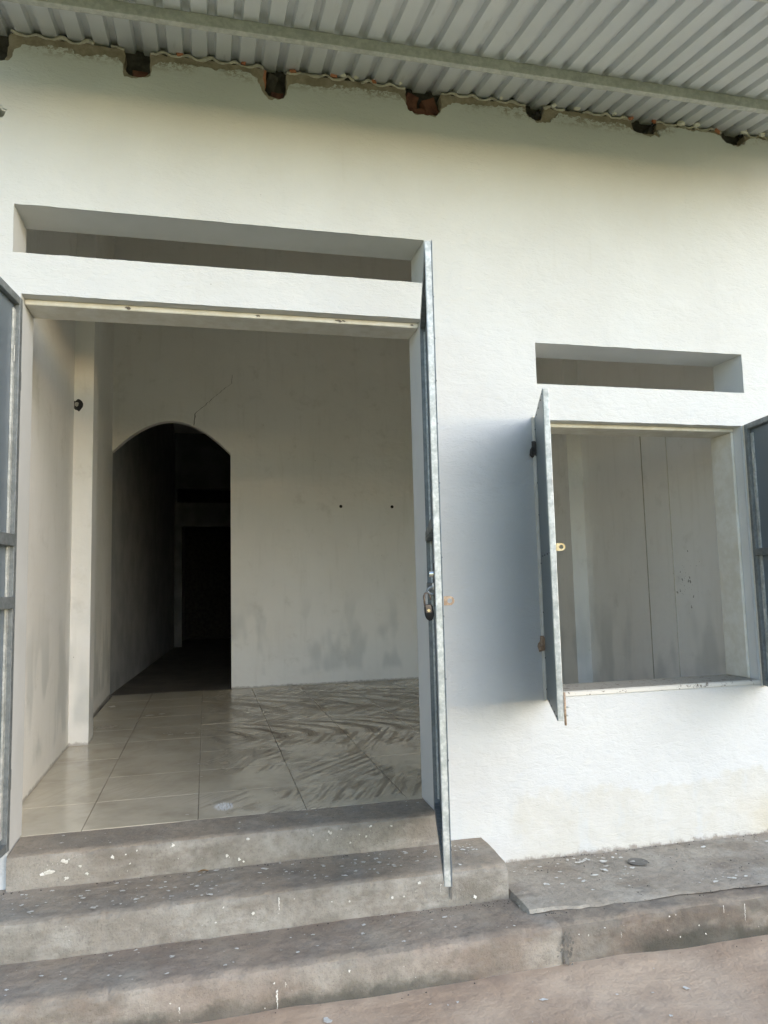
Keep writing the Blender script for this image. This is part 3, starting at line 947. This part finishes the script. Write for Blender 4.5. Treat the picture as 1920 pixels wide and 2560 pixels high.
# right leaf of the door, swung out towards the camera
RD = leaf("door_leaf", (1.597, -0.016), (-0.26014, -0.96557), 0.894, 0.012, 2.313, 1, [(1.272, 0.045), (1.03, 0.045)], M_PANEL, M_GREY, "grey steel door leaf swung out beside the window wall, seen edge on")
LD = leaf("door_leaf", (-0.231, -0.016), (math.cos(math.radians(97)), -math.sin(math.radians(97))), 0.909, 0.012, 2.313, -1, [(1.272, 0.050), (1.012, 0.050)], M_PANEL, M_GREY, "blue-grey steel door leaf folded back at the edge beside the steps")
LS = leaf("window_shutter", (2.183, -0.036), (-0.3717, -0.9283), 0.570, 0.476, 1.392, -1, [(1.175, 0.035)], M_SHUT, M_GREY, "dark steel window shutter standing open between door and window", 0.024)
RS = leaf("window_shutter", (3.412, -0.032), (-math.cos(math.radians(80)), -math.sin(math.radians(80))), 0.60, 0.476, 1.392, 1, [(1.175, 0.038)], M_PANEL, M_GREY, "blue-grey window shutter open at the far side of the window", 0.026)

def hardware():
    w = 0.894
    # ---- right door leaf: cylinder lock, hasp plate, rusty ring tab, rivets
    bm = bmesh.new()
    bm_box(bm, w - 0.038, w - 0.004, -0.0165, -0.0131, 0.955, 1.11, 0.001)
    o = bm_obj("lock_plate", bm, M_IRON, RD)
    bm = bmesh.new()
    bmesh.ops.create_cone(bm, cap_ends=True, segments=20, radius1=0.0125, radius2=0.0105, depth=0.016, matrix=Matrix.Translation((w - 0.021, -0.024, 1.072)) @ Matrix.Rotation(math.pi / 2, 4, 'X'))
    bmesh.ops.bevel(bm, geom=bm.edges[:], offset=0.001, segments=1, affect='EDGES')
    bm_obj("lock_cylinder", bm, M_CHROME, RD)
    box("keyhole", w - 0.0222, w - 0.0198, -0.0332, -0.0316, 1.066, 1.078, M_HOLE, RD)
    # staple the padlock hangs from
    bm = bmesh.new()
    pts = [(w - 0.021 + 0.0, -0.014 - 0.026 * math.sin(a), 1.012 + 0.014 * math.cos(a)) for a in [k * math.pi / 10 for k in range(11)]]
    tube(bm, pts, 0.0042, 8)
    bm_obj("staple", bm, M_GREY, RD, True)
    lump("weld_lump", (w - 0.019, -0.016, 1.028), (0.012, 0.008, 0.014), M_GALV, RD, 6, 0.6)
    ring_tab("ring_tab", (w + 0.002, 0.0165, 0.975), M_RUST, RD, 1)
    for zc in (0.12, 0.42, 0.70, 0.92, 1.13, 1.40, 1.62, 1.78, 1.94, 2.10):
        rivet((w - 0.012, 0.0150, zc), 1, RD)
    # ---- left shutter
    w2 = 0.570
    ring_tab("ring_tab", (w2 - 0.004, 0.0135, 1.189 - 0.476), M_BRASS, LS, 1)
    bm = bmesh.new()
    tube(bm, [(w2 - 0.008, 0.019, -0.018), (w2 - 0.008, 0.019, 0.115)], 0.0048, 10)
    o = bm_obj("bolt", bm, M_RUST, LS, True)
    bm = bmesh.new()
    tube(bm, [(w2 - 0.008, 0.023, 0.055), (w2 - 0.010, 0.040, 0.056)], [0.0028, 0.0042], 8)
    bm_obj("bolt_knob", bm, M_GALV, o, True)
    bm = bmesh.new()
    tube(bm, [(w2 - 0.008, 0.023, 0.022), (w2 - 0.009, 0.034, 0.021)], [0.0026, 0.0026], 8)
    bm_obj("bolt_knob", bm, M_GALV, o, True)
    box("bolt_guide", w2 - 0.018, w2 + 0.0005, 0.0131, 0.0142, 0.03, 0.10, M_GALV, LS)
    for zc in (0.05, 0.20, 0.42, 0.66, 0.90, 1.06, 1.20, 1.33):
        rivet((0.014, -0.0152, zc), -1, LS)
    for xx in (0.16, 0.30, 0.45, 0.56):
        rivet((xx, -0.0152, 0.018), -1, LS)
        rivet((xx, -0.0152, 1.372), -1, LS)
        rivet((xx, -0.0152, 0.69), -1, LS)
    # hinges: barrel and plates, black with grease on the upper one
    for zc, m in ((1.712 - 0.476, M_IRON), (0.746 - 0.476, M_RUST)):
        bm = bmesh.new()
        tube(bm, [(0.002, -0.026, zc - 0.036), (0.002, -0.026, zc + 0.036)], 0.0095, 12)
        bm_box(bm, 0.001, 0.030, -0.0190, -0.0152, zc - 0.03, zc + 0.03)
        bm_obj("hinge", bm, m, LS)
        lump("grease_lump", (0.002, -0.034, zc - 0.016), (0.014, 0.014, 0.026), M_IRON if m is M_IRON else M_RUST, LS, zc * 5, 0.6)
    for lf, xs in ((RS, -0.006), (RD, -0.004), (LD, -0.004)):
        h = 1.236 if lf is RS else 1.95
        for zc in (h, 0.28):
            bm = bmesh.new()
            tube(bm, [(xs, 0.004, zc - 0.04), (xs, 0.004, zc + 0.04)], 0.008, 12)
            bm_obj("hinge", bm, M_GREY, lf, True)
    # small pale tabs on the sheet edges
    box("pale_tab", 0.0535, 0.0585, 0.002, 0.0045, 2.02, 2.09, M_PAINT, LD)
    box("pale_tab", 0.049, 0.056, -0.0045, -0.002, 1.20, 1.245, M_PAINT, RS)
    box("pale_tab", 0.049, 0.056, -0.0045, -0.002, 0.36, 0.40, M_PAINT, RS)

def rivet(c, s, parent):
    if "me" not in rivet.__dict__:
        bm = bmesh.new()
        bmesh.ops.create_uvsphere(bm, u_segments=8, v_segments=5, radius=0.0042)
        for v in bm.verts:
            v.co.y *= 0.55
        me = bpy.data.meshes.new("rivet")
        bm.to_mesh(me)
        bm.free()
        me.materials.append(M_IRON)
        rivet.me = me
    o = bpy.data.objects.new("rivet", rivet.me)
    o.location = c
    link(o, parent)

def ring_tab(name, c, mat, parent, s):
    """flat eye plate: stadium outline with a round hole, standing out square from the leaf (local +y)"""
    bm = bmesh.new()
    N = 20
    hole_c, R1, r1 = 0.021, 0.0165, 0.0085
    oo, ii = [], []
    for k in range(N):
        a = 2 * math.pi * k / N
        ox, oz = math.cos(a) * R1, math.sin(a) * R1
        if ox < 0:
            ox = -hole_c if abs(oz) < R1 * 0.999 else ox
            ox = max(-hole_c, -hole_c)
            oz = math.copysign(min(abs(oz) * 1.0, R1), oz)
        oo.append((hole_c + ox, oz))
        ii.append((hole_c + math.cos(a) * r1, math.sin(a) * r1))
    th = 0.0022
    layers = []
    for q in (-th, th):
        layers.append(([bm.verts.new((c[0] + q, c[1] + s * y, c[2] + z)) for y, z in oo], [bm.verts.new((c[0] + q, c[1] + s * y, c[2] + z)) for y, z in ii]))
    (o0, i0), (o1, i1) = layers
    for k in range(N):
        m = (k + 1) % N
        bm.faces.new((o0[k], o0[m], i0[m], i0[k]))
        bm.faces.new((o1[m], o1[k], i1[k], i1[m]))
        bm.faces.new((o0[m], o0[k], o1[k], o1[m]))
        bm.faces.new((i0[k], i0[m], i1[m], i1[k]))
    return bm_obj(name, bm, mat, parent)
hardware()

# ------------------------------------------------------------------ padlock (hangs open from the staple)
def padlock():
    M0 = Matrix.Translation((1.597, -0.016, 0.012)) @ Matrix.Rotation(math.atan2(-0.96557, -0.26014), 4, 'Z')
    p = empty("padlock")
    p["label"] = "black padlock hanging open from the staple of the door leaf"
    p["category"] = "padlock"
    p.matrix_world = M0 @ Matrix.Translation((0.873, -0.034, 0.913)) @ Matrix.Rotation(0.10, 4, 'X') @ Matrix.Scale(0.88, 4)
    # local: x across the leaf stile, y away from it, z up; body hangs with its key face towards the camera (+x)
    bm = bmesh.new()
    prof = [(-0.018, 0.050), (-0.019, 0.020), (-0.017, 0.006), (-0.010, -0.006), (0.0, -0.010), (0.010, -0.006), (0.017, 0.006), (0.019, 0.020), (0.018, 0.050), (0.012, 0.058), (-0.012, 0.058)]
    a = [bm.verts.new((-0.011, y, z)) for y, z in prof]
    b = [bm.verts.new((0.011, y, z)) for y, z in prof]
    bm.faces.new(a); bm.faces.new(b[::-1])
    for k in range(len(prof)):
        bm.faces.new((a[k], b[k], b[(k + 1) % len(prof)], a[(k + 1) % len(prof)]))
    bmesh.ops.bevel(bm, geom=[e for e in bm.edges], offset=0.003, segments=2, affect='EDGES')
    bm_obj("body", bm, M_BLACK, p, True)
    bm = bmesh.new()
    bm_box(bm, 0.0105, 0.0128, -0.012, 0.012, 0.024, 0.056, 0.001)
    o = bm_obj("face_plate", bm, M_LOCKFACE, p)
    bm = bmesh.new()
    bmesh.ops.create_cone(bm, cap_ends=True, segments=16, radius1=0.006, radius2=0.006, depth=0.004, matrix=Matrix.Translation((0.0140, 0, 0.033)) @ Matrix.Rotation(math.pi / 2, 4, 'Y'))
    bm_obj("key_cylinder", bm, M_BRASS, p)
    bm = bmesh.new()
    pts = [(0, -0.013, 0.05), (0, -0.013, 0.085)] + [(0, -0.013 * math.cos(t), 0.085 + 0.020 * math.sin(t)) for t in [k * math.pi / 10 for k in range(1, 10)]] + [(0, 0.013, 0.085), (0, 0.013, 0.074)]
    tube(bm, pts, 0.0042, 10)
    bm_obj("shackle", bm, M_LOCKFACE, p, True)
padlock()

# ------------------------------------------------------------------ steps and terrace
def bar_along_x(name, x0, x1, prof, mat, parent, amp=0.004, seed=0.0, dx=0.03, skew0=0.0, skew1=0.0, zfun=None, nose=None):
    """profile (y, z) closed loop swept along x with uneven cement surfaces; skew shifts the ends with y"""
    n = max(2, int((x1 - x0) / dx))
    P = []
    m = len(prof)
    for i in range(m):
        a, b = Vector(prof[i]), Vector(prof[(i + 1) % m])
        k = max(1, int((b - a).length / 0.022))
        for j in range(k):
            P.append(a.lerp(b, j / k))
    v, f = [], []
    M_ = len(P)
    for i in range(n + 1):
        x = x0 + (x1 - x0) * i / n
        for p in P:
            dd = amp * (nz(x * 3.1, p.x * 6, p.y * 6 + seed) + 0.7 * nz(x * 11, p.x * 14, p.y * 14 + seed) + 0.4 * nz(x * 30, p.x * 33, p.y * 33 + seed))
            e = amp * (nz(x * 2.3 + 9, p.x * 6, p.y * 6 + seed) + 0.6 * nz(x * 13 + 4, p.x * 14, p.y * 14 + seed))
            xs = x
            if i == n:
                xs = x1 + skew1 * (-p.x) + 0.006 * nz(p.x * 12, p.y * 12, seed)
            dz = zfun(x, p.x) if zfun else 0.0
            if nose is not None and p.x < nose[0] + 0.035 and p.y > nose[1] - 0.04:
                near = 1 - min(1.0, math.hypot(p.x - nose[0], p.y - nose[1]) / 0.035)
                chip = (0.035 * max(0.0, nz(x * 7, seed) - 0.22) + 0.03 * max(0.0, nz(x * 23, seed + 3) - 0.28) + 0.004 * nz(x * 45, seed)) * near
                dd += chip * 0.8
                e -= chip * 0.8
            v.append((xs, p.x + dd, p.y + e + dz))
    for i in range(n):
        for k in range(M_):
            f.append((i * M_ + k, i * M_ + (k + 1) % M_, (i + 1) * M_ + (k + 1) % M_, (i + 1) * M_ + k))
    bm = bmesh.new()
    vv = [bm.verts.new(q) for q in v]
    for q in f:
        bm.faces.new([vv[k] for k in q])
    for base in (0, n * M_):
        try:
            bm.faces.new([vv[base + k] for k in range(M_)])
        except ValueError:
            pass
    o = bm_obj(name, bm, mat, parent, True)
    o.data.set_sharp_from_angle(angle=math.radians(32))
    return o

def step_prof(yf, yb, zb, zt, r=0.014, drop=0.004):
    return [(yf + 0.003, zb), (yf, zt - r - drop), (yf + r * 0.3, zt - r * 0.35 - drop), (yf + r, zt - drop), (yb, zt), (yb, zb)]

STEPS = empty("entrance_steps", (0.7, -0.2, -0.43))
STEPS["label"] = "grey cement entrance steps spattered with white paint below the doorway"
STEPS["category"] = "steps"
def under(o, parent):
    o.parent = parent
    o.matrix_parent_inverse = Matrix.Translation(-parent.location)
    return o
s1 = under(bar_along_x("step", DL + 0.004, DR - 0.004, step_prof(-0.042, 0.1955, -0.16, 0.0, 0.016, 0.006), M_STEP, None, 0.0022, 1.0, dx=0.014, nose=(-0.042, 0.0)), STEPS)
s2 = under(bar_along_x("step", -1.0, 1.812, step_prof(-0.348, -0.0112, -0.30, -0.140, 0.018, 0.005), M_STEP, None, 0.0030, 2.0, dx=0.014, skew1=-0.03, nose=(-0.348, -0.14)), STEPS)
s3 = under(bar_along_x("step", -1.0, 1.897, step_prof(-0.640, -0.0112, -0.46, -0.281, 0.024, 0.004), M_KERB, None, 0.0050, 3.0, dx=0.014, nose=(-0.640, -0.281)), STEPS)

TERR = empty("terrace", (3.4, -0.3, -0.45))
TERR["label"] = "low cement terrace with a worn dark kerb under the window"
TERR["category"] = "terrace"
def edge_wear(x, y):
    return 0.0
t1 = under(bar_along_x("kerb", 1.886, 5.0, step_prof(-0.629, -0.0112, -0.50, -0.279, 0.020, 0.006), M_KERBD, None, 0.0060, 4.0, dx=0.014, nose=(-0.629, -0.279)), TERR)
def overlay():
    # thin trowelled screed on the terrace, broken off along an uneven front edge
    v, f = [], []
    nx, ny = 140, 16
    for i in range(nx + 1):
        for j in range(ny + 1):
            x = 1.80 + (5.0 - 1.80) * i / nx
            t = j / ny
            front = -0.512 - 0.030 * min(1, (x - 1.8) / 1.1) + 0.020 * nz(x * 5, 3) + 0.010 * nz(x * 19, 5)
            y = front + (-0.0112 - front) * t
            xs = x
            if i == 0:
                xs = 1.81 + 0.030 * nz(y * 9, 1) + 0.020 * nz(y * 30, 2)
            z = -0.2735 + 0.010 * max(0.0, 1 - (x - 1.8) / 0.5) + 0.003 * nz(x * 3, y * 4, 6) + 0.0018 * nz(x * 16, y * 16, 2)
            if j == 0:
                z = -0.281
            elif j == 1:
                y = front + 0.010
                z -= 0.004
            if i == 0:
                z = -0.284
            v.append((xs, y, z))
    for i in range(nx):
        for j in range(ny):
            a = i * (ny + 1) + j
            f.append((a, a + ny + 1, a + ny + 2, a + 1))
    o = mesh_obj("screed", v, f, M_SLABC, None, True)
    o.data.set_sharp_from_angle(angle=math.radians(32))
    return o
under(overlay(), TERR)

# ------------------------------------------------------------------ paint drips, scuffs and litter
def blob(v, f, c, ax, ay, r, asp=1.0, seed=0.0, n=11, spike=0.5, ang=0.0):
    c, ax, ay = Vector(c), Vector(ax), Vector(ay)
    b = len(v)
    c = c + (ax.cross(ay) if ax.cross(ay).z > 0.5 else ax.cross(ay)) * ((len(f) * 0.618) % 1.0) * 0.0013
    for k in range(n):
        a = 2 * math.pi * k / n
        q = r * (0.75 + spike * nz(math.cos(a) * 2 + seed * 3.7, math.sin(a) * 2 + seed, seed))
        x, y = q * math.cos(a) * asp, q * math.sin(a)
        x, y = x * math.cos(ang) - y * math.sin(ang), x * math.sin(ang) + y * math.cos(ang)
        v.append(tuple(c + ax * x + ay * y))
    f.append(tuple(range(b, b + n)))

def splatter(name, items, mat, parent):
    v, f = [], []
    for it in items:
        blob(v, f, **it)
    o = mesh_obj(name, v, f, mat, None)
    o["kind"] = "stuff"
    return under(o, parent)

rs = random.Random(21)
X, Y, Z = (1, 0, 0), (0, 1, 0), (0, 0, 1)
def top_spots(n, x0, x1, y0, y1, z, rmin, rmax, clusters=None):
    out = []
    for k in range(n):
        if clusters and rs.random() < 0.75:
            cx, cy, sp = rs.choice(clusters)
            x, y = rs.gauss(cx, sp), rs.gauss(cy, sp * 0.35)
        else:
            x, y = rs.uniform(x0, x1), rs.uniform(y0, y1)
        if not (x0 < x < x1 and y0 < y < y1):
            continue
        r = rmin * 0.8 + (rmax - rmin) * rs.random() ** 3.2
        out.append(dict(c=(x, y, z), ax=X, ay=Y, r=r, asp=rs.uniform(0.8, 1.8), seed=rs.random() * 50, spike=0.8, ang=rs.uniform(-0.6, 0.6)))
    return out
def face_spots(n, x0, x1, z0, z1, y, rmin, rmax, clusters=None):
    out = []
    for k in range(n):
        if clusters and rs.random() < 0.8:
            cx, cz, sp = rs.choice(clusters)
            x, z = rs.gauss(cx, sp), rs.gauss(cz, sp * 0.35)
        else:
            x, z = rs.uniform(x0, x1), rs.uniform(z0, z1)
        if not (x0 < x < x1 and z0 < z < z1):
            continue
        r = rmin * 0.6 + (rmax - rmin) * rs.random() ** 3
        out.append(dict(c=(x, y, z), ax=X, ay=Z, r=r, asp=rs.uniform(0.7, 1.4), seed=rs.random() * 50, spike=0.9, ang=rs.uniform(-1, 1)))
    return out
def drip(x, y, z, length, w):
    out = []
    n = max(3, int(length / 0.0045))
    for k in range(n):
        t = k / n
        out.append(dict(c=(x + 0.003 * nz(k * 0.7, x), y, z - length * t), ax=X, ay=Z, r=w * (1.2 - 0.6 * t) * rs.uniform(0.6, 1.2), asp=0.55, seed=rs.random() * 50, spike=0.4))
    return out
items = []
items += top_spots(34, -0.15, 1.55, -0.02, 0.18, 0.0035, 0.002, 0.008)
items += face_spots(70, -0.2, 1.55, -0.12, -0.02, -0.0465, 0.002, 0.011, [(-0.03, -0.035, 0.06), (1.15, -0.03, 0.12), (0.35, -0.05, 0.12), (0.9, -0.05, 0.15)])
items += [dict(c=(-0.06, -0.0468, -0.078), ax=X, ay=Z, r=0.012, asp=2.2, seed=3, spike=0.8), dict(c=(-0.085, -0.0469, -0.083), ax=X, ay=Z, r=0.008, asp=1.8, seed=8, spike=0.8)]
items += top_spots(330, -0.3, 1.76, -0.325, -0.06, -0.1375, 0.002, 0.012, [(1.2, -0.16, 0.2), (1.62, -0.12, 0.08), (0.75, -0.2, 0.25), (0.2, -0.25, 0.2)])
items += face_spots(24, -0.2, 1.75, -0.26, -0.165, -0.3535, 0.002, 0.009)
items += drip(0.836, -0.3535, -0.165, 0.05, 0.0045)
items += drip(-0.195, -0.3535, -0.20, 0.05, 0.005)
items += drip(1.50, -0.3535, -0.19, 0.03, 0.003)
items += top_spots(80, -0.3, 1.85, -0.60, -0.37, -0.2775, 0.002, 0.012)
items += face_spots(14, -0.1, 1.85, -0.41, -0.31, -0.6475, 0.002, 0.008)
items += drip(0.80, -0.6475, -0.365, 0.055, 0.005)
items += drip(0.47, -0.6475, -0.365, 0.02, 0.006)
items += drip(0.83, -0.6475, -0.335, 0.02, 0.003)
splatter("paint_splatter", items, M_PAINT, STEPS)
items = top_spots(150, 1.9, 3.6, -0.50, -0.04, -0.2675, 0.002, 0.015, [(2.05, -0.3, 0.12), (2.3, -0.25, 0.1), (2.35, -0.1, 0.1), (2.75, -0.45, 0.08), (1.98, -0.12, 0.06)])
items += face_spots(16, 1.95, 3.4, -0.40, -0.30, -0.6395, 0.002, 0.006)
items += drip(2.72, -0.6395, -0.30, 0.07, 0.004) + drip(2.62, -0.6395, -0.295, 0.03, 0.003) + drip(2.15, -0.6395, -0.34, 0.02, 0.003)
splatter("paint_splatter", items, M_PAINT, TERR)
items = [dict(c=(1.545 + 0.004 * nz(k, 5), -0.3545, -0.165 - 0.007 * k), ax=X, ay=Z, r=0.010 - 0.0003 * k, asp=0.8, seed=k * 2.7, spike=0.6) for k in range(13)]
splatter("wet_mark", items, M_DAMPMARK, STEPS)
# dark mould streaks and the ring left by a can
items = []
for k in range(34):
    q = rs.random()
    items.append(dict(c=(1.912 + rs.gauss(0, 0.010 + 0.012 * q), -0.6485, -0.305 - 0.125 * q), ax=X, ay=Z, r=rs.uniform(0.004, 0.013), asp=rs.uniform(0.6, 1.1), seed=k * 1.9, spike=1.0, ang=rs.uniform(-1, 1)))
splatter("mould_stain", items, M_DAMPMARK, TERR)
v, f = [], []
blob(v, f, (2.522, -0.178, -0.2675), X, Y, 0.062, 1.0, 3.0, 30, 0.10)
under(mesh_obj("disc_stain", v, f, M_DISC, None), TERR)

# paint flakes on the yard
v, f = [], []
rs2 = random.Random(9)
for k in range(90):
    x, y = rs2.uniform(-0.6, 3.4), rs2.uniform(-1.5, -0.70)
    z = -0.430 - 0.020 * max(0, min(1, (x - 1.0) / 2.0)) + 0.012 * nz(x * 1.3, y * 1.3) + 0.006 * nz(x * 5, y * 5, 3) + 0.004
    blob(v, f, (x, y, z), X, Y, 0.003 + 0.013 * rs2.random() ** 3, rs2.uniform(0.8, 1.8), rs2.random() * 40, 10, 0.9, rs2.uniform(-1, 1))
o = mesh_obj("paint_flakes", v, f, M_PAINT, None)
o["kind"] = "stuff"
o["label"] = "white paint spots dried on the earth yard"
o["category"] = "paint spots"

# crumbs of mortar and soil along the wall foot and on the treads
v, f = [], []
def crumb(c, r, sd):
    b = len(v)
    for k, d in enumerate(((1, 0, 0), (0, 1, 0), (-1, 0, 0), (0, -1, 0), (0, 0, 0.8), (0, 0, -0.5))):
        q = r * (0.7 + 0.6 * abs(nz(sd + k * 1.3, k)))
        v.append((c[0] + d[0] * q, c[1] + d[1] * q, c[2] + d[2] * q))
    for i in range(4):
        f.append((b + i, b + (i + 1) % 4, b + 4))
        f.append((b + (i + 1) % 4, b + i, b + 5))
for k in range(760):
    u = rs2.random()
    if u < 0.12:
        p = (rs2.uniform(-0.3, 1.55), -0.052 - abs(rs2.gauss(0, 0.012)), -0.139)
    elif u < 0.18:
        p = (rs2.uniform(-0.3, 1.8), -0.362 - abs(rs2.gauss(0, 0.012)), -0.280)
    elif u < 0.42:
        x = rs2.uniform(1.86, 3.6); p = (x, -0.016 - abs(rs2.gauss(0, 0.02)), -0.2695)
    elif u < 0.55:
        x = rs2.uniform(1.84, 3.5); p = (x, -0.535 - abs(rs2.gauss(0, 0.02)), -0.275)
    elif u < 0.7:
        p = (rs2.uniform(1.2, 1.85), rs2.gauss(-0.38, 0.02), -0.277)
    elif u < 0.76:
        x = rs2.uniform(-0.3, 3.2); p = (x, -0.66 - abs(rs2.gauss(0, 0.03)), -0.432 - 0.020 * max(0, min(1, (x - 1.0) / 2.0)) + 0.012)
    else:
        p = (rs2.uniform(1.95, 3.4), rs2.uniform(-0.5, -0.05), -0.2695)
    crumb(p, 0.0012 + 0.004 * rs2.random() ** 2.5, k * 0.37)
o = mesh_obj("soil_crumbs", v, f, M_NEARBLACK, None)
o["kind"] = "stuff"
o["label"] = "dark crumbs of soil and mortar scattered along the terrace and kerb"
o["category"] = "debris"

# one dry leaf on the middle step
def dry_leaf():
    n = 8
    v, f = [], []
    c = Vector((0.545, -0.075, -0.1330))
    for i in range(n + 1):
        t = i / n
        w = 0.0085 * math.sin(math.pi * min(1, t * 1.02)) ** 0.8
        x = -0.022 + 0.044 * t
        z = 0.004 * math.sin(t * 3.0)
        for s in (-1, 0, 1):
            v.append((c.x + x, c.y + s * w, c.z + z + abs(s) * 0.003))
        if i:
            a = 3 * (i - 1)
            f += [(a, a + 1, a + 4, a + 3), (a + 1, a + 2, a + 5, a + 4)]
    o = mesh_obj("dry_leaf", v, f, M_LEAF, None, True)
    o["label"] = "small brown dry leaf lying at the back of the middle step"
    o["category"] = "leaf"
dry_leaf()
